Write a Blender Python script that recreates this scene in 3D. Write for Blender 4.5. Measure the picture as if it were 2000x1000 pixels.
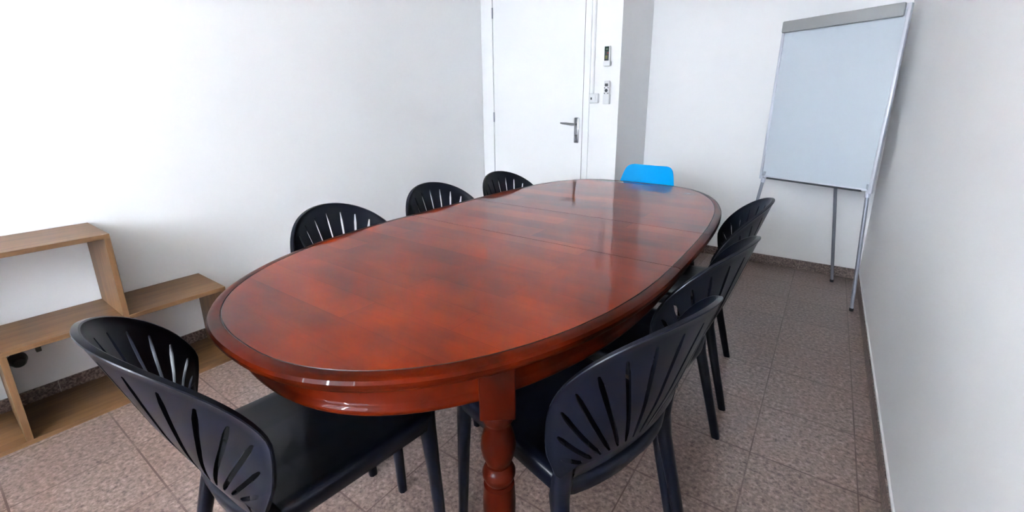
import bpy, bmesh, math, random
from mathutils import Vector, Matrix
random.seed(7)
PI = math.pi
for o in list(bpy.data.objects): bpy.data.objects.remove(o)
sc = bpy.context.scene
C = sc.collection

# ------------------------------------------------------------ camera
F, PX, PY = 856.7, 1012.5, 432.1
YAW, PITCH, ROLL = 0.61112, 0.256585, -0.0049216
CAM_H = 1.18
fw = Vector((-math.sin(YAW)*math.cos(PITCH), math.cos(YAW)*math.cos(PITCH), -math.sin(PITCH)))
rt0 = Vector((math.cos(YAW), math.sin(YAW), 0)); up0 = rt0.cross(fw)
rt = rt0*math.cos(ROLL) + up0*math.sin(ROLL); up = -rt0*math.sin(ROLL) + up0*math.cos(ROLL)
cd = bpy.data.cameras.new('camera'); cam = bpy.data.objects.new('camera', cd); C.objects.link(cam)
m = Matrix((rt, up, -fw)).transposed().to_4x4(); m.translation = (0, 0, CAM_H)
cam.matrix_world = m
cd.sensor_width = 36; cd.lens = F/2000*36
cd.shift_x = -(PX-1000)/2000; cd.shift_y = (PY-500)/2000
cd.clip_start = .02
sc.camera = cam

# ------------------------------------------------------------ room sizes
XL, XR = -2.53, .297          # left and right walls
YB = -3.0                    # wall behind the camera, holding the window
YD, YN, XN = 3.085, 3.70, -1.279   # door wall, far wall of the alcove, side of the alcove
ZC = 2.62
WX0, WX1, WZ0, WZ1 = -1.62, .18, 1.05, 2.45

# ------------------------------------------------------------ light
w = bpy.data.worlds.new('world'); sc.world = w; w.use_nodes = True
w.node_tree.nodes['Background'].inputs[0].default_value = (.75, .86, 1, 1)
w.node_tree.nodes['Background'].inputs[1].default_value = 1.5
ld = bpy.data.lights.new('window_daylight', 'AREA'); ld.shape = 'RECTANGLE'
ld.size = WX1-WX0-.1; ld.size_y = WZ1-WZ0-.1; ld.spread = .95; ld.energy = 560; ld.color = (.83, .90, 1)
lo = bpy.data.objects.new('window_daylight', ld); C.objects.link(lo)
lo.location = ((WX0+WX1)/2, YB+.03, (WZ0+WZ1)/2); lo.rotation_euler = (-PI/2, 0, 0)
sc.view_settings.view_transform = 'Standard'; sc.view_settings.look = 'None'
sc.view_settings.exposure = 3.65; sc.view_settings.gamma = 1; sc.view_settings.use_curve_mapping = False

# ------------------------------------------------------------ materials
def lin(c):
    c = c/255
    return c/12.92 if c <= .04045 else ((c+.055)/1.055)**2.4
def rgb(r, g, b): return (lin(r), lin(g), lin(b), 1)
def mat(name, col=None, rough=.5, metal=0, spec=.5, coat=0):
    mt = bpy.data.materials.new(name); mt.use_nodes = True
    b = mt.node_tree.nodes['Principled BSDF']
    if col: b.inputs['Base Color'].default_value = col
    b.inputs['Roughness'].default_value = rough; b.inputs['Metallic'].default_value = metal
    b.inputs['Specular IOR Level'].default_value = spec
    b.inputs['Coat Weight'].default_value = coat; b.inputs['Coat Roughness'].default_value = .04
    return mt
class N:
    def __init__(s, mt): s.t = mt.node_tree; s.b = s.t.nodes['Principled BSDF']
    def n(s, typ, **kw):
        x = s.t.nodes.new(typ)
        for k, v in kw.items():
            if k.startswith('i_'):
                x.inputs[k[2:].replace('_', ' ')].default_value = v
            else: setattr(x, k, v)
        return x
    def l(s, a, b): s.t.links.new(a, b)
    def m(s, op, a, b=None):
        x = s.t.nodes.new('ShaderNodeMath'); x.operation = op
        for i, v in enumerate((a, b)):
            if v is None: continue
            if hasattr(v, 'is_output'): s.l(v, x.inputs[i])
            else: x.inputs[i].default_value = v
        return x.outputs[0]
    def ramp(s, fac, stops, interp='LINEAR'):
        x = s.t.nodes.new('ShaderNodeValToRGB'); cr = x.color_ramp; cr.interpolation = interp
        while len(cr.elements) < len(stops): cr.elements.new(.5)
        for e, (p, c) in zip(cr.elements, stops):
            e.position = p; e.color = c
        s.l(fac, x.inputs[0]); return x.outputs[0]
    def mix(s, fac, a, b, mode='MIX'):
        x = s.t.nodes.new('ShaderNodeMixRGB'); x.blend_type = mode
        for i, v in enumerate((fac, a, b)):
            if hasattr(v, 'is_output'): s.l(v, x.inputs[i])
            else: x.inputs[i].default_value = v
        return x.outputs[0]
    def bump(s, h, strength=.3, dist=.01):
        x = s.t.nodes.new('ShaderNodeBump'); x.inputs['Strength'].default_value = strength; x.inputs['Distance'].default_value = dist
        s.l(h, x.inputs['Height']); s.l(x.outputs[0], s.b.inputs['Normal'])

def plaster(name, col, col2):
    mt = mat(name, col, .75, spec=.3); k = N(mt)
    tc = k.n('ShaderNodeTexCoord')
    n1 = k.n('ShaderNodeTexNoise', i_Scale=.9, i_Detail=3.); k.l(tc.outputs['Object'], n1.inputs['Vector'])
    k.l(k.mix(k.ramp(n1.outputs[0], [(.35, (0,0,0,1)), (.7, (1,1,1,1))]), col, col2), k.b.inputs['Base Color'])
    n2 = k.n('ShaderNodeTexNoise', i_Scale=9., i_Detail=5.); k.l(tc.outputs['Object'], n2.inputs['Vector'])
    k.bump(n2.outputs[0], .12, .02)
    return mt
M = {}
M['wall'] = plaster('painted_plaster', rgb(242, 241, 241), rgb(239, 238, 238))
M['ceiling'] = plaster('ceiling_paint', rgb(248, 241, 226), rgb(246, 238, 222))
M['door'] = mat('door_paint', rgb(238, 238, 238), .35)
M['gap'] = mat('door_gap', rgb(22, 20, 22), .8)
M['white_plastic'] = mat('white_plastic', rgb(222, 222, 222), .35)
M['grey_plastic'] = mat('grey_plastic', rgb(52, 55, 62), .4)
M['dark_plastic'] = mat('dark_button', rgb(16, 17, 20), .4)
M['lcd'] = mat('lcd', rgb(20, 46, 36), .25)
M['lcd_digit'] = mat('lcd_digit', rgb(90, 112, 92), .3)
M['red'] = mat('red_button', rgb(130, 16, 22), .4)
M['yellow'] = mat('yellow_button', rgb(120, 122, 40), .4)
M['green'] = mat('green_button', rgb(20, 60, 40), .4)
M['panel_grey'] = mat('remote_panel', rgb(40, 50, 50), .4)
M['chrome'] = mat('chrome', rgb(140, 141, 145), .28, 1)
M['alu'] = mat('grey_aluminium', rgb(150, 154, 164), .35, .6)
M['alu_light'] = mat('light_aluminium', rgb(200, 203, 212), .35, .3)
M['board'] = mat('whiteboard', rgb(188, 196, 204), .22)
M['rail'] = mat('grey_clamp_rail', rgb(142, 142, 142), .4)
M['foot'] = mat('black_rubber', rgb(22, 22, 24), .6)
M['black_socket'] = mat('black_plastic', rgb(16, 15, 14), .4)
M['blue'] = mat('blue_shell', rgb(0, 138, 200), .5, spec=.06)
M['beech'] = mat('beech_leg', rgb(196, 152, 104), .5)

def chair_plastic():
    mt = mat('anthracite_plastic', rgb(6, 8, 18), .32, spec=.15); k = N(mt)
    tc = k.n('ShaderNodeTexCoord')
    n = k.n('ShaderNodeTexNoise', i_Scale=900., i_Detail=2.); k.l(tc.outputs['Object'], n.inputs['Vector'])
    k.bump(n.outputs[0], .06, .002)
    return mt
M['chair'] = chair_plastic()

def floor_mat():
    mt = mat('terrazzo_tiles', None, .32); k = N(mt)
    tc = k.n('ShaderNodeTexCoord'); sx = k.n('ShaderNodeSeparateXYZ'); k.l(tc.outputs['Object'], sx.inputs[0])
    def grid(v, off, s, wd):
        a = k.m('DIVIDE', k.m('SUBTRACT', v, off), s)
        fr = k.m('FRACT', a); d = k.m('ABSOLUTE', k.m('SUBTRACT', fr, .5))
        return k.m('GREATER_THAN', d, .5-wd/s/2), k.m('FLOOR', a)
    gx, ix = grid(sx.outputs[0], -.0735, .3035, .0045)
    gy, iy = grid(sx.outputs[1], .2905, .3068, .0055)
    g = k.m('MAXIMUM', gx, gy)
    vo = k.n('ShaderNodeTexVoronoi', i_Scale=170.); k.l(tc.outputs['Object'], vo.inputs['Vector'])
    nz = k.n('ShaderNodeTexNoise', i_Scale=70., i_Detail=4., i_Roughness=.6); k.l(tc.outputs['Object'], nz.inputs['Vector'])
    big = k.n('ShaderNodeTexNoise', i_Scale=4., i_Detail=3.); k.l(tc.outputs['Object'], big.inputs['Vector'])
    c1 = k.ramp(nz.outputs[0], [(.34, rgb(48, 33, 28)), (.43, rgb(98, 80, 73)), (.55, rgb(132, 113, 105)), (.70, rgb(178, 160, 151))])
    sepc = k.n('ShaderNodeSeparateColor'); k.l(vo.outputs['Color'], sepc.inputs[0])
    c2 = k.ramp(sepc.outputs[0], [(0, rgb(70, 50, 45)), (.3, rgb(114, 96, 89)), (1, rgb(146, 128, 120))], 'LINEAR')
    c = k.mix(.45, c1, c2)
    cmb = k.n('ShaderNodeCombineXYZ'); k.l(ix, cmb.inputs[0]); k.l(iy, cmb.inputs[1])
    wn = k.n('ShaderNodeTexWhiteNoise'); k.l(cmb.outputs[0], wn.inputs['Vector'])
    tone = k.ramp(wn.outputs['Value'], [(0, (.88, .87, .87, 1)), (1, (1, 1, 1, 1))])
    c = k.mix(1, c, tone, 'MULTIPLY')
    c = k.mix(k.m('MULTIPLY', k.ramp(big.outputs[0], [(.4, (0,0,0,1)), (.7, (1,1,1,1))]), .25), c, rgb(118, 94, 84))
    gn = k.n('ShaderNodeTexNoise', i_Scale=6.); k.l(tc.outputs['Object'], gn.inputs['Vector'])
    gs = k.ramp(gn.outputs[0], [(.35, (.55,.55,.55,1)), (.6, (1,1,1,1))])
    c = k.mix(k.m('MULTIPLY', g, gs), c, rgb(74, 54, 46))
    k.l(c, k.b.inputs['Base Color'])
    k.bump(k.m('SUBTRACT', 1, g), .25, .003)
    return mt
M['floor'] = floor_mat()
def skirting_mat():
    mt = mat('stone_skirting', None, .4); k = N(mt)
    tc = k.n('ShaderNodeTexCoord')
    nz = k.n('ShaderNodeTexNoise', i_Scale=120., i_Detail=4.); k.l(tc.outputs['Object'], nz.inputs['Vector'])
    c = k.ramp(nz.outputs[0], [(.32, rgb(52, 40, 37)), (.5, rgb(100, 82, 76)), (.7, rgb(146, 128, 120))])
    sx = k.n('ShaderNodeSeparateXYZ'); k.l(tc.outputs['Object'], sx.inputs[0])
    s = k.m('ADD', sx.outputs[0], sx.outputs[1])
    fr = k.m('FRACT', k.m('DIVIDE', s, .33))
    c = k.mix(k.m('MULTIPLY', k.m('LESS_THAN', fr, .008), .7), c, rgb(176, 166, 156))
    k.l(c, k.b.inputs['Base Color']); return mt
M['skirting'] = skirting_mat()

def oak_mat(name, axis, c_a, c_b, c_c):
    mt = mat(name, None, .5); k = N(mt)
    tc = k.n('ShaderNodeTexCoord'); mp = k.n('ShaderNodeMapping')
    sc_ = [22, 22, 22]; sc_[axis] = 1.6
    mp.inputs['Scale'].default_value = sc_
    k.l(tc.outputs['Object'], mp.inputs[0])
    n1 = k.n('ShaderNodeTexNoise', i_Scale=1.6, i_Detail=6., i_Roughness=.6, i_Distortion=.6); k.l(mp.outputs[0], n1.inputs['Vector'])
    n2 = k.n('ShaderNodeTexNoise', i_Scale=7., i_Detail=4.); k.l(mp.outputs[0], n2.inputs['Vector'])
    c = k.ramp(n1.outputs[0], [(.3, c_a), (.5, c_b), (.72, c_c)])
    c = k.mix(.25, c, k.ramp(n2.outputs[0], [(.35, c_a), (.65, c_c)]))
    k.l(c, k.b.inputs['Base Color']); return mt
OA = (rgb(74, 48, 27), rgb(99, 69, 41), rgb(117, 85, 53))
M['oak_y'] = oak_mat('oak_along', 1, *OA)
M['oak_z'] = oak_mat('oak_upright', 2, *OA)

def cherry_top():
    mt = mat('cherry_planks', None, .3, spec=.015); k = N(mt)
    k.b.inputs['Coat Weight'].default_value = 1; k.b.inputs['Coat Roughness'].default_value = .01; k.b.inputs['Coat IOR'].default_value = 1.19
    tc = k.n('ShaderNodeTexCoord')
    # planks run across the table (x), 9 cm wide
    mp = k.n('ShaderNodeMapping'); mp.inputs['Location'].default_value = (.31, .0, 0)
    k.l(tc.outputs['Object'], mp.inputs[0])
    br = k.n('ShaderNodeTexBrick', offset=.37, offset_frequency=2, squash=1.)
    br.inputs['Scale'].default_value = 1; br.inputs['Mortar Size'].default_value = .0006
    br.inputs['Brick Width'].default_value = .62; br.inputs['Row Height'].default_value = .0915
    br.inputs['Color1'].default_value = (0, 0, 0, 1); br.inputs['Color2'].default_value = (1, 1, 1, 1)
    br.inputs['Mortar'].default_value = (0, 0, 0, 1)
    mp2 = k.n('ShaderNodeMapping'); mp2.inputs['Location'].default_value = (5.31, TCY-.4747+.0915*20, 0)
    k.l(tc.outputs['Object'], mp2.inputs[0]); k.l(mp2.outputs[0], br.inputs['Vector'])
    m3 = k.n('ShaderNodeMapping'); m3.inputs['Scale'].default_value = (2.2, 9, 2)
    k.l(tc.outputs['Object'], m3.inputs[0])
    gr = k.n('ShaderNodeTexNoise', i_Scale=1.1, i_Detail=3., i_Roughness=.5, i_Distortion=.3); k.l(m3.outputs[0], gr.inputs['Vector'])
    bl = k.n('ShaderNodeTexNoise', i_Scale=3.0, i_Detail=3.5, i_Roughness=.5, i_Distortion=.2); k.l(tc.outputs['Object'], bl.inputs['Vector'])
    m4 = k.n('ShaderNodeMapping'); m4.inputs['Scale'].default_value = (6, 160, 6)
    k.l(tc.outputs['Object'], m4.inputs[0])
    fine = k.n('ShaderNodeTexNoise', i_Scale=1., i_Detail=3.); k.l(m4.outputs[0], fine.inputs['Vector'])
    v = k.m('ADD', k.m('MULTIPLY', br.outputs['Color'], .15), k.m('MULTIPLY', bl.outputs[0], .55))
    v = k.m('ADD', v, k.m('MULTIPLY', gr.outputs[0], .32))
    v = k.m('ADD', v, k.m('MULTIPLY', fine.outputs[0], .06))
    c = k.ramp(v, [(.22, rgb(46, 9, 1)), (.40, rgb(78, 18, 1)), (.58, rgb(106, 30, 1)), (.80, rgb(130, 46, 2))])
    k.l(c, k.b.inputs['Base Color'])
    return mt
TCX, TCY = -.834, 1.160
M['cherry_top'] = cherry_top()
def cherry_plain(name, a, b, rough=.2):
    mt = mat(name, None, .3, spec=.02, coat=.22); mt.node_tree.nodes['Principled BSDF'].inputs['Coat IOR'].default_value = 1.25; k = N(mt)
    tc = k.n('ShaderNodeTexCoord')
    bl = k.n('ShaderNodeTexNoise', i_Scale=6., i_Detail=5., i_Distortion=.8); k.l(tc.outputs['Object'], bl.inputs['Vector'])
    k.l(k.ramp(bl.outputs[0], [(.32, a), (.68, b)]), k.b.inputs['Base Color'])
    return mt
M['cherry_edge'] = cherry_plain('cherry_edge', rgb(34, 5, 1), rgb(70, 15, 2))
M['cherry_leg'] = cherry_plain('cherry_turned', rgb(28, 4, 1), rgb(48, 8, 2))
M['groove'] = mat('dark_groove', rgb(34, 8, 4), .4)

# ------------------------------------------------------------ mesh helpers
def link(name, me, parent=None, loc=None):
    o = bpy.data.objects.new(name, me); C.objects.link(o)
    if parent: o.parent = parent
    if loc: o.location = loc
    return o
def obj(name, bm, mats, parent=None, smooth=False, loc=None, autos=None):
    bmesh.ops.recalc_face_normals(bm, faces=bm.faces)
    me = bpy.data.meshes.new(name); bm.to_mesh(me); bm.free()
    for mt in (mats if isinstance(mats, (list, tuple)) else [mats]): me.materials.append(mt)
    if smooth or autos:
        for p in me.polygons: p.use_smooth = True
    if autos:
        try: me.set_sharp_from_angle(angle=math.radians(autos))
        except Exception: pass
    return link(name, me, parent, loc)
def tag(o, label=None, cat=None, group=None, kind=None):
    if label: o['label'] = label
    if cat: o['category'] = cat
    if group: o['group'] = group
    if kind: o['kind'] = kind
    return o
def thing(name, label, cat, loc, rz=0, group=None):
    o = bpy.data.objects.new(name, None); C.objects.link(o); o.empty_display_size = .1
    o.location = loc; o.rotation_euler = (0, 0, rz)
    return tag(o, label, cat, group)
def box(bm, x0, x1, y0, y1, z0, z1, bev=0, mi=0, mtx=None):
    vs = [bm.verts.new((x, y, z)) for x in (x0, x1) for y in (y0, y1) for z in (z0, z1)]
    fs = [bm.faces.new([vs[i] for i in q]) for q in ((0,1,3,2), (4,6,7,5), (0,4,5,1), (2,3,7,6), (0,2,6,4), (1,5,7,3))]
    for f in fs: f.material_index = mi
    if mtx is not None: bmesh.ops.transform(bm, matrix=mtx, verts=vs)
    if bev:
        es = list({e for f in fs for e in f.edges})
        r = bmesh.ops.bevel(bm, geom=es, offset=bev, segments=2, affect='EDGES', profile=.5)
        for f in r['faces']: f.material_index = mi
    return vs
def B(x0, x1, y0, y1, z0, z1, bev=0):
    bm = bmesh.new(); box(bm, x0, x1, y0, y1, z0, z1, bev); return bm
def tube(bm, pts, rad, seg=12, mi=0, cap=True):
    pts = [Vector(p) for p in pts]; rads = rad if isinstance(rad, (list, tuple)) else [rad]*len(pts)
    rings = []
    ref = None
    for i, p in enumerate(pts):
        d = (pts[min(i+1, len(pts)-1)]-pts[max(i-1, 0)]).normalized()
        if ref is None: ref = Vector((0, 0, 1)) if abs(d.z) < .9 else Vector((1, 0, 0))
        a = d.cross(ref).normalized(); b = a.cross(d).normalized(); ref = b
        rings.append([bm.verts.new(p+(a*math.cos(2*PI*j/seg)+b*math.sin(2*PI*j/seg))*rads[i]) for j in range(seg)])
    for r0, r1 in zip(rings, rings[1:]):
        for j in range(seg):
            f = bm.faces.new((r0[j], r0[(j+1) % seg], r1[(j+1) % seg], r1[j])); f.material_index = mi
    if cap:
        bm.faces.new(rings[0][::-1]).material_index = mi; bm.faces.new(rings[-1]).material_index = mi
def lathe(bm, prof, seg=32, mi=0, cx=0, cy=0):
    rings = [[bm.verts.new((cx+r*math.cos(2*PI*j/seg), cy+r*math.sin(2*PI*j/seg), z)) for j in range(seg)] for r, z in prof]
    for r0, r1 in zip(rings, rings[1:]):
        for j in range(seg): bm.faces.new((r0[j], r0[(j+1) % seg], r1[(j+1) % seg], r1[j])).material_index = mi
    bm.faces.new(rings[0][::-1]); bm.faces.new(rings[-1])
def struct(name, bm, mt, **k):
    return tag(obj(name, bm, mt, **k), kind='structure')
def loft(bm, rings, closed=True, cap0=True, cap1=True, mi=0):
    R = [[bm.verts.new(p) for p in r] for r in rings]
    n = len(R[0])
    for a, b in zip(R, R[1:]):
        for j in range(n if closed else n-1):
            bm.faces.new((a[j], a[(j+1) % n], b[(j+1) % n], b[j])).material_index = mi
    if cap0: bm.faces.new(R[0][::-1]).material_index = mi
    if cap1: bm.faces.new(R[-1]).material_index = mi
    return R

# ------------------------------------------------------------ the room
T = .12
struct('floor', B(XL-T, XR+T, YB-T, YN+T, -.1, 0), M['floor'])
struct('ceiling', B(XL-T, XR+T, YB-T, YN+T, ZC, ZC+.1), M['ceiling'])
struct('wall_left', B(XL-T, XL, YB-T, YD+T, 0, ZC), M['wall'])
struct('wall_right', B(XR, XR+T, YB-T, YN+T, 0, ZC), M['wall'])
struct('wall_back', B(XN-T, XR, YN, YN+T, 0, ZC), M['wall'])
DX0, DX1, DZ = -2.405, -1.562, 2.05        # door leaf
FX0, FX1 = -2.5262, -1.507
bm = bmesh.new()
box(bm, FX1-.012, XN, YD, YD+.14, 0, ZC); box(bm, XL, FX1-.012, YD, YD+.14, DZ+.05, ZC)
struct('wall_door', bm, M['wall'])
struct('wall_alcove', B(XN-T, XN, YD+.14, YN, 0, ZC), M['wall'])
bm = bmesh.new()
box(bm, XL-T, WX0, YB-T, YB, 0, ZC); box(bm, WX1, XR+T, YB-T, YB, 0, ZC)
box(bm, WX0, WX1, YB-T, YB, 0, WZ0); box(bm, WX0, WX1, YB-T, YB, WZ1, ZC)
struct('wall_window', bm, M['wall'])
wn = bpy.data.objects.new('window_1', None); C.objects.link(wn); wn.location = ((WX0+WX1)/2, YB, WZ0); wn['kind'] = 'structure'
bm = bmesh.new(); hw = (WX1-WX0)/2; hh = WZ1-WZ0
for x0, x1, z0, z1 in ((-hw, -hw+.05, 0, hh), (hw-.05, hw, 0, hh), (-hw, hw, 0, .05), (-hw, hw, hh-.05, hh), (-.035, .035, 0, hh)):
    box(bm, x0, x1, -.1, -.05, z0, z1, .004)
obj('window_frame', bm, M['white_plastic'], wn)
obj('window_sill', B(-hw-.03, hw+.03, -.04, .012, -.03, 0, .004), M['white_plastic'], wn)

# baseboards
SH = .07
struct('baseboard_back', B(XN, XR, YN-.014, YN, 0, SH, .003), M['skirting'])
struct('baseboard_right', B(XR-.010, XR, YB, YN-.014, 0, SH, .002), M['skirting'])
struct('baseboard_left', B(XL, XL+.010, YB, YD, 0, SH, .002), M['skirting'])
struct('baseboard_alcove', B(XN, XN+.010, YD, YN-.014, 0, SH, .002), M['skirting'])
struct('trim_1', B(XR-.006, XR, YB, YN-.014, SH, SH+.012, .002), M['wall'])

# door: frame, leaf, hinge, handle
dr = bpy.data.objects.new('door_1', None); C.objects.link(dr); dr.location = ((DX0+DX1)/2, YD, 0); dr['kind'] = 'structure'
cx = (DX0+DX1)/2
bm = bmesh.new()
box(bm, FX0-cx, DX0-.004-cx, -.012, .10, 0, DZ+.06, .003)
box(bm, DX1+.006-cx, FX1-cx, -.012, .10, 0, DZ+.06, .003)
box(bm, FX0-cx, FX1-cx, -.0115, .10, DZ+.006, DZ+.0605, .003)
obj('door_frame', bm, M['door'], dr)
bm = bmesh.new()
box(bm, DX0-cx, DX1-cx, -.004, .036, .008, DZ, .002)
obj('door_panel', bm, M['door'], dr)
bm = bmesh.new(); box(bm, DX0-.02-cx, DX1+.02-cx, .045, .05, 0, DZ+.02); obj('door_stop', bm, M['gap'], dr)
bm = bmesh.new(); box(bm, DX1+.0003-cx, DX1+.0058-cx, -.0042, .05, 0, DZ); obj('gap_shade_strip', bm, M['gap'], dr)  # dark strip added to paint the shade of the gap beside the leaf
bm = bmesh.new(); box(bm, DX0-.0035-cx, DX0-.0003-cx, .006, .05, 0, DZ); obj('gap_shade_strip', bm, M['gap'], dr)  # thinner dark strip, same painted gap shade on the hinge side
for hz in (.25, 1.05, 1.875):
    bm = bmesh.new(); lathe(bm, [(.006, hz), (.0065, hz+.002), (.0065, hz+.078), (.006, hz+.08)], 12, cx=DX0-.001-cx, cy=-.010)
    obj('hinge', bm, M['alu'], dr)
hx = onx = -1.607-cx
bm = bmesh.new()
box(bm, hx-.019, hx+.019, -.013, -.0035, .902, 1.094, .006)
pl = obj('handle_plate', bm, M['chrome'], dr, autos=40)
pl['label'] = 'chrome handle plate'
bm = bmesh.new()
tube(bm, [(hx, -.012, 1.043), (hx, -.05, 1.043)], .009)
tube(bm, [(hx+.004, -.05, 1.043), (hx-.02, -.056, 1.044), (hx-.06, -.057, 1.048), (hx-.10, -.052, 1.05), (hx-.118, -.047, 1.052)], [.009, .010, .009, .0075, .006])
obj('door_handle', bm, M['chrome'], dr, autos=60)
bm = bmesh.new()
tube(bm, [(hx, -.0125, .958), (hx, -.0165, .958)], .0085)
box(bm, hx-.003, hx+.003, -.0168, -.0125, .934, .958)
obj('keyhole', bm, M['dark_plastic'], dr)

# switch with its cable trunking, two wall remotes
cxs = -1.4795
tr = tag(obj('cable_trunking', B(cxs-.006, cxs+.006, YD-.011, YD, 1.262, ZC, .002), M['white_plastic']),
         'narrow white cable trunking running down the wall beside the door frame', 'cable cover')
sw = thing('light_switch', 'small square white light switch right of the door frame', 'switch', (-1.4655, YD, 1.233))
obj('switch_box', B(-.032, .036, -.030, 0, -.033, .033, .005), M['white_plastic'], sw, autos=40)
obj('switch_rocker', B(-.024, .018, -.034, -.029, -.023, .023, .003), M['white_plastic'], sw, autos=40)
obj('indicator', B(-.018, -.008, -.0355, -.0335, -.010, .006), M['dark_plastic'], sw)

def remote(name, label, x, zc, h, w_):
    t = thing(name, label, 'remote', (x, YD, zc))
    bm = bmesh.new(); box(bm, -w_/2, w_/2, -.028, -.008, -h/2, h/2, .006)
    obj('remote_body', bm, M['white_plastic'], t, autos=40)
    bm = bmesh.new(); box(bm, -w_/2-.003, w_/2+.003, -.0315, 0, -h/2-.004, -h/2+h*(.22 if h < .15 else .4), .004)
    obj('wall_holder', bm, M['white_plastic'], t, autos=40)
    return t
z_1 = 1.523; h1 = .132; w1 = .044
t = remote('remote_control', 'upper wall remote, white with green display and red button', -1.372, z_1, h1, w1)
y = -.0285
obj('button_panel', B(-.019, .015, y, y+.001, -.034, .060), M['panel_grey'], t)
bm = bmesh.new(); box(bm, -.017, .013, y-.001, y, .030, .058); obj('display', bm, M['lcd'], t)
bm = bmesh.new()
for i in range(2): box(bm, -.008+i*.009, -.002+i*.009, y-.0015, y-.001, .036, .048)
obj('digit', bm, M['lcd_digit'], t)
bm = bmesh.new(); box(bm, .002, .013, y-.003, y, .012, .021, .001); obj('button', bm, M['red'], t)
bm = bmesh.new(); box(bm, -.015, -.004, y-.003, y, .014, .021, .001); obj('button', bm, M['green'], t)
for zz in (-.001, -.012):
    bm = bmesh.new(); box(bm, -.011, .005, y-.003, y, zz-.008, zz, .001); obj('button', bm, M['yellow'], t)
for xx in (-.014, -.003, .008):
    bm = bmesh.new(); box(bm, xx-.003, xx+.003, y-.003, y, -.031, -.025, .001); obj('button', bm, M['dark_plastic'], t)
z_2 = 1.274; h2 = .158; w2 = .042
t = remote('remote_control', 'lower wall remote, white with small grey display and round button ring', -1.365, z_2, h2, w2)
bm = bmesh.new(); box(bm, -.012, .012, y-.001, y, .040, .060); obj('display', bm, M['grey_plastic'], t)
bm = bmesh.new()
lathe(bm, [(.0115, -.0015), (.012, 0), (.006, .0005), (.0055, 0)], 20)
bmesh.ops.transform(bm, matrix=Matrix.Translation((0, y-.001, .012)) @ Matrix.Rotation(PI/2, 4, 'X'), verts=bm.verts)
obj('button_ring', bm, M['grey_plastic'], t)
for xx in (-.013, .013):
    for zz in (.030, -.007):
        bm = bmesh.new(); box(bm, xx-.004, xx+.004, y-.002, y, zz-.003, zz+.003, .001); obj('button', bm, M['dark_plastic'], t)

# ------------------------------------------------------------ stepped bookshelf against the left wall
SX0, SX1 = XL+.011, -2.2165
bs = thing('bookshelf', 'low stepped open shelving unit in pale oak against the left wall', 'shelf', ((SX0+SX1)/2, .25, 0))
bx, by = bs.location.x, bs.location.y
def shelf_part(name, y0, y1, z0, z1, mt):
    bm = B(SX0-bx, SX1-bx, y0-by, y1-by, z0, z1, .0008)
    return obj(name, bm, mt, bs)
th = .018
ZM, ZT = .372, .7135
Y3, Y2, Y1, Y0, Ym = .774, .4245, .0885, -.2645, -.60
shelf_part('base_board', Ym, Y3, 0, th, M['oak_y'])
shelf_part('shelf_board', Y2, Y3, ZM-th, ZM, M['oak_y'])
shelf_part('shelf_board', Y0, Y2-th, ZM-th, ZM, M['oak_y'])
shelf_part('top_board', Y0, Y2, ZT-th, ZT, M['oak_y'])
shelf_part('side_panel', Y3-th, Y3, th, ZM-th, M['oak_z'])
shelf_part('side_panel', Y2-th, Y2, th, ZT-th, M['oak_z'])
shelf_part('divider', Y1-th, Y1, th, ZM-th, M['oak_z'])
shelf_part('side_panel', Y0-th, Y0, th, ZT, M['oak_z'])
shelf_part('side_panel', Ym, Ym+th, th, ZM-th, M['oak_z'])
shelf_part('shelf_board', Ym, Y0-th, ZM-th, ZM, M['oak_y'])
# black socket on the wall seen under the shelf
so = thing('wall_socket', 'round black plug on the wall seen under the tall shelf bay', 'plug', (XL, .125, .215))
bm = bmesh.new(); lathe(bm, [(.028, 0), (.028, .012), (.023, .020), (.021, .045), (.016, .052)], 24)
bmesh.ops.transform(bm, matrix=Matrix.Rotation(PI/2, 4, 'Y'), verts=bm.verts); obj('plug_body', bm, M['black_socket'], so, autos=40)
bm = bmesh.new(); box(bm, .002, .03, .052, .068, .012, .034, .003); obj('plug_clip', bm, M['black_socket'], so)

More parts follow.
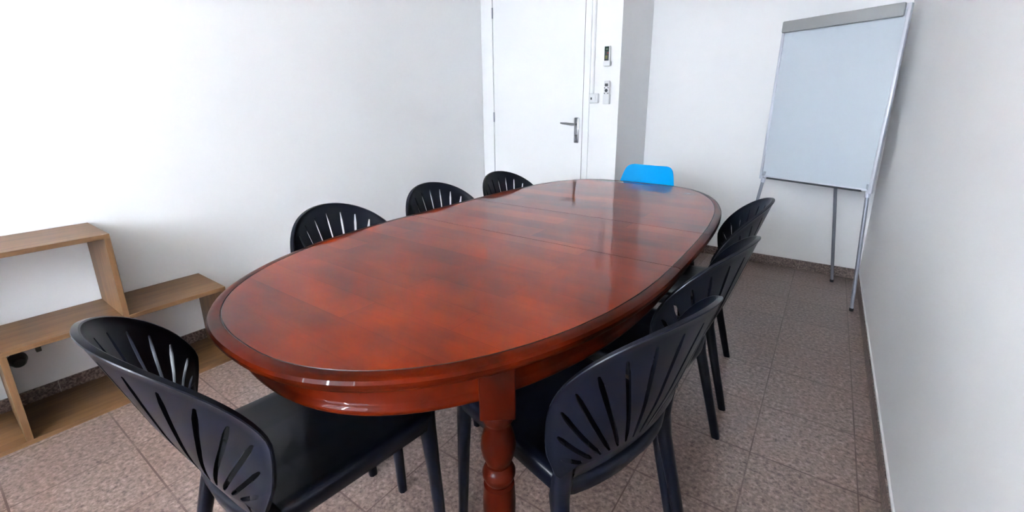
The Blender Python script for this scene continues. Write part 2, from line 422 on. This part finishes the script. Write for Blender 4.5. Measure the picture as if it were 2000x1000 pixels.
# ------------------------------------------------------------ oval table
ZT_ = .75
TL, TRt, TBN, TBF = .5465, .558, .880, 1.320
def outline(n=192, inset=0.):
    pts = []
    for i in range(n):
        a = 2*PI*i/n; c, s = math.cos(a), math.sin(a)
        ax = TRt if c > 0 else TL
        TB = TBF if s > 0 else TBN
        e = (2.87 if s > 0 else 2.23) if c > 0 else (3.87 if s > 0 else 2.45)
        r = (abs(c/ax)**e + abs(s/TB)**e)**(-1/e)
        pts.append(Vector((r*c, r*s)))
    if inset:
        out = []
        for i in range(n):
            t = (pts[(i+1) % n]-pts[i-1]).normalized(); out.append(pts[i]+Vector((-t.y, t.x))*inset)
        pts = out
    return pts
tb = thing('dining_table', 'long oval glossy red cherry wood table with turned legs in the middle of the room', 'table', (TCX, TCY, 0))
def top_solid():
    bm = bmesh.new()
    prof = [(.060, ZT_-.034), (.020, ZT_-.034), (.015, ZT_-.032), (.013, ZT_-.028), (.013, ZT_-.0265), (.006, ZT_-.022), (.003, ZT_-.016), (.0025, ZT_-.010),
            (.006, ZT_-.004), (.012, ZT_-.0008), (.020, ZT_), (.0285, ZT_), (.0292, ZT_-.0018), (.0308, ZT_-.0018), (.0315, ZT_), (.045, ZT_), (.10, ZT_)]
    rings = []
    for d, z in prof: rings.append([(q.x, q.y, z) for q in outline(inset=d)])
    R = loft(bm, rings, cap0=True, cap1=False)
    for k, f in enumerate(bm.faces): pass
    n = len(R[0])
    bm.faces.ensure_lookup_table()
    for k in range(len(rings)-1):
        for j in range(n):
            f = bm.faces[k*n+j]
            f.material_index = 1 if k < 11 else (2 if k in (11, 12, 13) else 0)
    bm.faces.new(R[-1])
    bmesh.ops.recalc_face_normals(bm, faces=bm.faces)
    return bm
S1, S2 = 1.175-TCY, 1.563-TCY
def panel(name, lo_, hi_):
    bm = top_solid()
    for yy, sgn in ((lo_, 1), (hi_, -1)):
        if yy is None: continue
        g = list(bm.verts)+list(bm.edges)+list(bm.faces)
        r = bmesh.ops.bisect_plane(bm, geom=g, plane_co=(0, yy, 0), plane_no=(0, -sgn, 0), clear_outer=True)
        es = [e for e in r['geom_cut'] if isinstance(e, bmesh.types.BMEdge)]
        nf = bmesh.ops.contextual_create(bm, geom=es)['faces']
        for f in nf: f.material_index = 1
    return obj(name, bm, [M['cherry_top'], M['cherry_edge'], M['groove']], tb, autos=25)
panel('tabletop', None, S1-.0012)
panel('extension_leaf', S1+.0012, S2-.0011)
panel('tabletop', S2+.0011, None)
bm = bmesh.new()
n_ = 192
prof = [(.085, ZT_-.0345), (.066, ZT_-.0345), (.064, .660), (.061, .656), (.055, .650), (.055, .643), (.060, .637), (.085, .637)]
rings = [[(q.x, q.y, z) for q in outline(inset=d)] for d, z in prof]
loft(bm, rings+[rings[0]], cap0=False, cap1=False)
bmesh.ops.remove_doubles(bm, verts=bm.verts, dist=1e-6)
obj('apron', bm, M['cherry_edge'], tb, autos=50)
def table_leg(x, y):
    bm = bmesh.new(); s = .0345
    ang = math.radians(38)*(1 if (x > 0) != (y > 0) else -1)
    box(bm, -s, s, -s, s, .600, ZT_-.0345, .003)
    bmesh.ops.transform(bm, matrix=Matrix.Translation((x, y, 0)) @ Matrix.Rotation(ang, 4, 'Z'), verts=bm.verts)
    prof = [(.010, .602), (.029, .600), (.033, .594), (.033, .583), (.026, .574), (.025, .568), (.027, .560), (.033, .540), (.036, .520), (.034, .500), (.027, .482),
            (.024, .476), (.024, .472), (.029, .468), (.0345, .455), (.0345, .448), (.029, .435), (.026, .431), (.026, .428), (.032, .424), (.0345, .38),
            (.033, .28), (.028, .18), (.024, .13), (.023, .12), (.030, .112), (.031, .104), (.024, .096), (.022, .09), (.028, .07), (.030, .05), (.026, .02), (.020, 0)]
    lathe(bm, prof, 36, cx=x, cy=y)
    return obj('leg', bm, M['cherry_leg'], tb, autos=50)
for lx, ly in ((-.463, .586), (-1.20, .585), (-.497, 2.185), (-1.20, 2.185)): table_leg(lx-TCX, ly-TCY)

# ------------------------------------------------------------ fan-back plastic chairs
CW, CQC, CQT, CY0, CLEAN = .262, .153, .374, .219, .305
def _rim(th):
    s = 1 if th >= 0 else -1
    t = abs(th)
    if t < PI/2: return Vector((s*CW*math.sin(t), CQC+(CQT-CQC)*math.cos(t)))
    return Vector((s*(.205+(CW-.205)*math.sin(t)), CQC*(1+math.cos(t))))
_th = [math.radians(162)*k/400 for k in range(401)]
_al = [0]
for k in range(400): _al.append(_al[-1]+(_rim(_th[k+1])-_rim(_th[k])).length)
def rim2d(a):
    """outline of the back by arc length, a in -1..1 over the crown"""
    L = abs(a)*_al[-1]; k = 0
    while k < 399 and _al[k+1] < L: k += 1
    f = (L-_al[k])/(_al[k+1]-_al[k])
    th = _th[k]+(_th[k+1]-_th[k])*min(f, 1)
    return _rim(th if a >= 0 else -th)
def base2d(a):
    return Vector((.186*a, .022))
def surf(p, q, off=0.):
    u = min(1, max(0, q)/.15); kap = 1.3+2.49*u**.85
    ang = p*kap; rho = 1/kap
    dy = -(CY0+math.sin(CLEAN)*q+.012*u)
    return Vector(((rho-off)*math.sin(ang), dy+rho-(rho-off)*math.cos(ang), .47+q*math.cos(CLEAN)))
def shell_mesh():
    bm = bmesh.new()
    ns = 17
    ctr = [(-1+2*(i+.5)/ns)*.93 for i in range(ns)]
    cols = [(-1, None), (-.975, None)]
    da = .009
    for i, c in enumerate(ctr):
        for f in (-1, 0, 1): cols.append((c+f*da, i))
        if i < ns-1:
            for g_ in (.33, .67): cols.append((c+(ctr[i+1]-c)*g_, None))
    cols += [(.975, None), (1, None)]
    cols.sort(key=lambda c: c[0])
    NS = 9                         # rows inside a slot
    nrow = 3+NS+4
    grid = {}
    for ci, (a, sl) in enumerate(cols):
        b, r = base2d(a), rim2d(a)
        L = (r-b).length
        t0 = min(.014/L, .2); t1 = 1-min(.036/L, .45)
        ts = [0, t0*.5, t0]+[t0+(t1-t0)*(k+1)/NS for k in range(NS)]+[t1+(1-t1)*.4, t1+(1-t1)*.75, t1+(1-t1)*.93, 1]
        for ri, t in enumerate(ts): grid[ci, ri] = b.lerp(r, t)
    r0, r1 = 2, 2+NS
    for i, c in enumerate(ctr):
        tri = [k for k, cc in enumerate(cols) if cc[1] == i]
        d = (rim2d(c)-base2d(c)).normalized(); nrm = Vector((d.y, -d.x))
        for ri in range(r0, r1+1):
            mid = grid[tri[1], ri]; t = (ri-r0)/(r1-r0)
            wv = .0045 + .0006*t
            if ri in (r0, r1): wv *= .5
            grid[tri[0], ri] = mid-nrm*wv; grid[tri[2], ri] = mid+nrm*wv
        if True:                   # rounded ends
            grid[tri[1], r0] = grid[tri[1], r0]-d*.002; grid[tri[1], r1] = grid[tri[1], r1]+d*.002
    V = {}; t_in = .0042
    for (ci, ri), P in grid.items():
        edge = ci in (0, len(cols)-1) or ri == nrow-1
        o_ = t_in*(1.1 if edge else (1.5 if ri == nrow-2 else 1))
        V[ci, ri, 0] = bm.verts.new(surf(P.x, P.y, -o_)); V[ci, ri, 1] = bm.verts.new(surf(P.x, P.y, o_))
    def is_slot(ci, ri):
        a, b = cols[ci][1], cols[ci+1][1]
        return r0 <= ri < r1 and a is not None and a == b
    nc, nr = len(cols), nrow
    solid = {(ci, ri) for ci in range(nc-1) for ri in range(nr-1) if not is_slot(ci, ri)}
    for ci, ri in solid:
        for s in (0, 1):
            q = [V[ci, ri, s], V[ci+1, ri, s], V[ci+1, ri+1, s], V[ci, ri+1, s]]
            bm.faces.new(q if s == 0 else q[::-1])
        for (a, b, nb) in (((ci, ri), (ci+1, ri), (ci, ri-1)), ((ci, ri+1), (ci+1, ri+1), (ci, ri+1)),
                           ((ci, ri), (ci, ri+1), (ci-1, ri)), ((ci+1, ri), (ci+1, ri+1), (ci+1, ri))):
            if nb not in solid:
                bm.faces.new((V[a[0], a[1], 0], V[b[0], b[1], 0], V[b[0], b[1], 1], V[a[0], a[1], 1]))
    # the shell runs on below the slots, drawn in to the rear rim of the seat
    low = [(-.030, .0), (-.044, .014)]
    for s in (0, 1):
        prev = [V[ci, 0, s] for ci in range(nc)]
        for q_, dy in low:
            row = []
            for ci in range(nc):
                P = surf(grid[ci, 0].x*(1 if q_ > -.04 else .98), .0, (-t_in, t_in)[s]); P.z = .49+q_; P.y += dy+.006
                row.append(bm.verts.new(P))
            for k in range(nc-1): bm.faces.new((prev[k], prev[k+1], row[k+1], row[k]))
            prev = row
        if s == 0: p0 = prev
        else:
            for k in range(nc-1): bm.faces.new((p0[k], p0[k+1], prev[k+1], prev[k]))
    bmesh.ops.remove_doubles(bm, verts=bm.verts, dist=1e-6)
    return bm
def seat_outline(inset=0):
    pts = []
    def corner(cx_, cy_, r, a0, a1):
        for k in range(7):
            a = a0+(a1-a0)*k/6; pts.append((cx_+r*math.cos(a), cy_+r*math.sin(a)))
    r = .03
    corner(-.198+r+inset, .222-r-inset, r, PI, PI/2)
    corner(.198-r-inset, .222-r-inset, r, PI/2, 0)
    pts.append((.2-inset, .03))
    for k in range(15):
        u = 1-2*k/14
        pts.append(((.200-inset)*u, -.166-(.058-inset)*(1-u*u)**.75))
    pts.append((-.2+inset, .03))
    return pts
def seat_mesh():
    bm = bmesh.new()
    prof = [(.026, .392, 0), (.010, .394, 0), (.004, .40, 0), (0, .432, 0), (.003, .441, 0), (.010, .445, 0), (.03, .444, .2), (.07, .443, .6), (.12, .442, 1)]
    rings = []
    for ins, zz, d in prof:
        rings.append([(x, y, zz-d*.008 + (0 if zz > .42 else .016*(max(0, 1-abs(x)/.2)) )) for x, y in seat_outline(ins)])
    R = loft(bm, rings, cap0=False, cap1=True)
    R2 = [bm.verts.new((x, y, .428)) for x, y in seat_outline(.026)]
    n = len(R2)
    for j in range(n): bm.faces.new((R[0][(j+1) % n], R[0][j], R2[j], R2[(j+1) % n]))
    bm.faces.new(R2)
    return bm
def leg_mesh(front, s):
    bm = bmesh.new()
    if front:
        st = [(.178, .202, .438, .038, .038, 0), (.178, .203, .395, .036, .038, 0), (.179, .214, .25, .030, .031, 0), (.181, .230, .0, .024, .025, 0)]
    else:
        st = [(.209, -.1795, .545, .024, .006, .62), (.205, -.184, .518, .030, .012, .52), (.199, -.182, .485, .036, .023, .45), (.195, -.174, .45, .040, .034, .36), (.194, -.167, .40, .038, .040, .25),
              (.197, -.175, .34, .032, .036, .15), (.206, -.208, .20, .028, .032, 0), (.215, -.256, .0, .025, .027, 0)]
    rings = []
    for x, y, z, wx, wy, ph in st:
        hx_, hy = wx/2, wy/2; c = min(hx_, hy)*.5
        pts = [(-hx_+c, -hy), (hx_-c, -hy), (hx_, -hy+c), (hx_, hy-c), (hx_-c, hy), (-hx_+c, hy), (-hx_, hy-c), (-hx_, -hy+c)]
        co, si = math.cos(ph), math.sin(ph)
        pts = [(x+co*px-si*py, y+si*px+co*py) for px, py in pts]
        rings.append([(px*s, py, z) for px, py in pts])
    loft(bm, rings)
    return bm
def make_chair():
    t = thing('dining_chair', 'x', 'chair', (0, 0, 0))
    o = obj('backrest', shell_mesh(), M['chair'], t, autos=35)
    obj('seat', seat_mesh(), M['chair'], t, autos=45)
    for fr in (True, False):
        for s in (-1, 1): obj('leg', leg_mesh(fr, s), M['chair'], t, autos=60)
    return t
def copy_tree(o, parent=None):
    c = o.copy(); C.objects.link(c)
    if parent: c.parent = parent
    for ch in list(o.children): copy_tree(ch, c)
    return c
chairs = [
    ((-.929, .455), -.10, 'dark grey fan-back plastic chair at the near rounded end of the table'),
    ((-.468, .876), 1.325, 'dark grey fan-back plastic chair on the right side of the table, nearest the camera'),
    ((-.464, 1.334), 1.478, 'dark grey fan-back plastic chair, middle of the three on the right side of the table'),
    ((-.485, 1.883), 1.709, 'dark grey fan-back plastic chair on the right side of the table, nearest the whiteboard easel'),
    ((-1.184, .898), -1.578, 'dark grey fan-back plastic chair on the left side of the table, nearest the bookshelf'),
    ((-1.217, 1.408), -1.727, 'dark grey fan-back plastic chair, middle of the three on the left side of the table'),
    ((-1.171, 1.890), -1.717, 'dark grey fan-back plastic chair on the left side of the table, nearest the door'),
]
proto = make_chair()
for i, ((x, y_), a, lab) in enumerate(chairs):
    o = proto if i == 0 else copy_tree(proto)
    o.location = (x, y_, 0); o.rotation_euler = (0, 0, a)
    tag(o, lab, 'chair', 'fan-back chairs around the oval table')

# ------------------------------------------------------------ blue shell chair at the far end
bc = thing('shell_chair', 'bright blue moulded shell chair at the far end of the table', 'chair', (-.880, 2.372, 0), PI-.06)
def shell_chair():
    bm = bmesh.new()
    # profile from the front lip of the seat over the seat and up the back: (y, z, half width, side lift)
    prof = [(.235, .405, .175, .0), (.225, .430, .190, .005), (.17, .438, .215, .02), (.06, .428, .228, .045), (-.06, .425, .232, .075), (-.14, .445, .232, .10),
            (-.185, .50, .228, .07), (-.205, .57, .215, .05), (-.222, .65, .196, .04), (-.24, .71, .178, .034), (-.249, .745, .170, .03), (-.256, .775, .160, .026), (-.259, .790, .148, .022), (-.261, .799, .132, .016), (-.262, .803, .110, .010)]
    prof = [(y, z if i < 5 else .445+(z-.445)*1.077, hw2 if i < 5 else hw2*.935, lf) for i, (y, z, hw2, lf) in enumerate(prof)]
    nu = 16
    G = {}
    for side in (0, 1):
        for i, (y, z, hw2, lift) in enumerate(prof):
            a, b = prof[max(i-1, 0)], prof[min(i+1, len(prof)-1)]
            t = Vector((0, b[0]-a[0], b[1]-a[1])).normalized(); nr = Vector((0, t.z, -t.y))*-1
            nr = Vector((0, -t.z, t.y)) if False else Vector((0, t.z, -t.y))
            nr = -nr if (nr.y < 0 or (abs(nr.y) < .3 and nr.z < 0)) else nr
            if i < 5: nr = Vector((0, 0, 1)) if nr.z < 0.3 else nr
            for j in range(nu+1):
                u = -1+2*j/nu
                P = Vector((hw2*math.sin(u*PI/2*.98) if False else hw2*u, y, z)) + nr*(lift*abs(u)**2.6)
                G[side, i, j] = bm.verts.new(P - nr*(.0045*side))
    n = len(prof)
    for i in range(n-1):
        for j in range(nu):
            bm.faces.new((G[0, i, j], G[0, i, j+1], G[0, i+1, j+1], G[0, i+1, j]))
            bm.faces.new((G[1, i, j], G[1, i+1, j], G[1, i+1, j+1], G[1, i, j+1]))
        for j in (0, nu): bm.faces.new((G[0, i, j], G[0, i+1, j], G[1, i+1, j], G[1, i, j]))
    for i in (0, n-1):
        for j in range(nu): bm.faces.new((G[0, i, j], G[1, i, j], G[1, i, j+1], G[0, i, j+1]))
    return bm
so_ = obj('seat_shell', shell_chair(), M['blue'], bc, smooth=True)
md = so_.modifiers.new('smooth', 'SUBSURF'); md.levels = 1; md.render_levels = 2
for sx in (-1, 1):
    for sy in (-1, 1):
        bm = bmesh.new(); tube(bm, [(sx*.13, sy*.11, .415), (sx*.215, sy*.215, 0)], [.014, .010], 14)
        obj('leg', bm, M['beech'], bc, autos=60)
bm = bmesh.new()
for a, b in (((-.13, -.11), (.13, .11)), ((-.13, .11), (.13, -.11))): tube(bm, [(a[0], a[1], .405), (b[0], b[1], .405)], .006, 8)
obj('leg_brace', bm, M['foot'], bc)

# ------------------------------------------------------------ flip chart easel in the far right corner
fc = thing('flipchart_easel', 'tall white flipchart board on grey tripod legs in the far right corner', 'flipchart', (-.0617, 3.2391, 0), -.4341)
tilt = .0396
Wb, Hb, Zb = .648, .975, .706
BM = Matrix.Translation((0, 0, Zb)) @ Matrix.Rotation(-tilt, 4, 'X')     # board frame: x across, z up along the board
def bobj(name, bm, mt, **k):
    bmesh.ops.transform(bm, matrix=BM, verts=bm.verts); return obj(name, bm, mt, fc, **k)
h = Wb/2
bobj('board', B(-h+.012, h-.012, .004, .014, .012, Hb-.01), M['board'])
bm = bmesh.new()
for x0, x1 in ((-h, -h+.016), (h-.016, h)): box(bm, x0, x1, -.004, .022, 0, Hb, .003)
box(bm, -h+.016, h-.016, .0, .020, 0, .013, .002); box(bm, -h+.016, h-.016, .0, .020, Hb-.03, Hb, .002)
bobj('board_frame', bm, M['alu_light'], autos=40)
bobj('bottom_rail', B(-h+.05, h-.05, -.006, .018, -.006, .005, .002), M['grey_plastic'])
bm = bmesh.new()
box(bm, -h+.004, h-.022, -.022, .002, Hb-.064, Hb+.004, .008)
bobj('clamp_rail', bm, M['rail'], autos=40)
for s in (-1, 1):
    bm = bmesh.new(); box(bm, s*(h-.012)-.012, s*(h-.012)+.012, -.004, .026, -.012, .012, .004)
    bobj('corner_cap', bm, M['alu_light'], autos=40)
fl = math.tan(tilt)*Zb
for s in (-1, 1):
    lg = bmesh.new()
    x1 = s*(h-.03) if s < 0 else h-.022
    xf = -.38 if s < 0 else .352
    a = Vector((x1, .012, Zb+.04)); b = Vector((xf, -fl+.005, .012))
    tube(lg, [a, b], [.0105, .0095], 14)
    lo_ = obj('leg', lg, M['alu'], fc, autos=60)
    bm = bmesh.new(); d = (a-b).normalized(); tube(bm, [a-d*.075, a-d*.045], .0135, 14)
    obj('leg_collar', bm, M['alu_light'], lo_, autos=60)
    bm = bmesh.new(); tube(bm, [b+d*.006, b-Vector((0, 0, .012))], [.0112, .0112], 14)
    obj('rubber_foot', bm, M['foot'], lo_, autos=60)
lg = bmesh.new()
rc, rs = math.cos(.4341), math.sin(.4341)
def to_local(X, Y):
    dx, dy = X-fc.location.x, Y-fc.location.y
    return (rc*dx-rs*dy, rs*dx+rc*dy)
rx, ry = to_local(.150, 3.543)
a = Vector((rx*.2, .06, 1.55)); b = Vector((rx, ry, .012))
tube(lg, [a, b], [.0105, .0095], 14); lo_ = obj('leg', lg, M['alu'], fc, autos=60)
bm = bmesh.new(); tube(bm, [b+(a-b).normalized()*.006, b-Vector((0, 0, .012))], .0112, 14); obj('rubber_foot', bm, M['foot'], lo_, autos=60)
bm = bmesh.new(); box(bm, -.05, .05, .022, .075, .80, .85, .004); bobj('hinge_block', bm, M['grey_plastic'], autos=40)
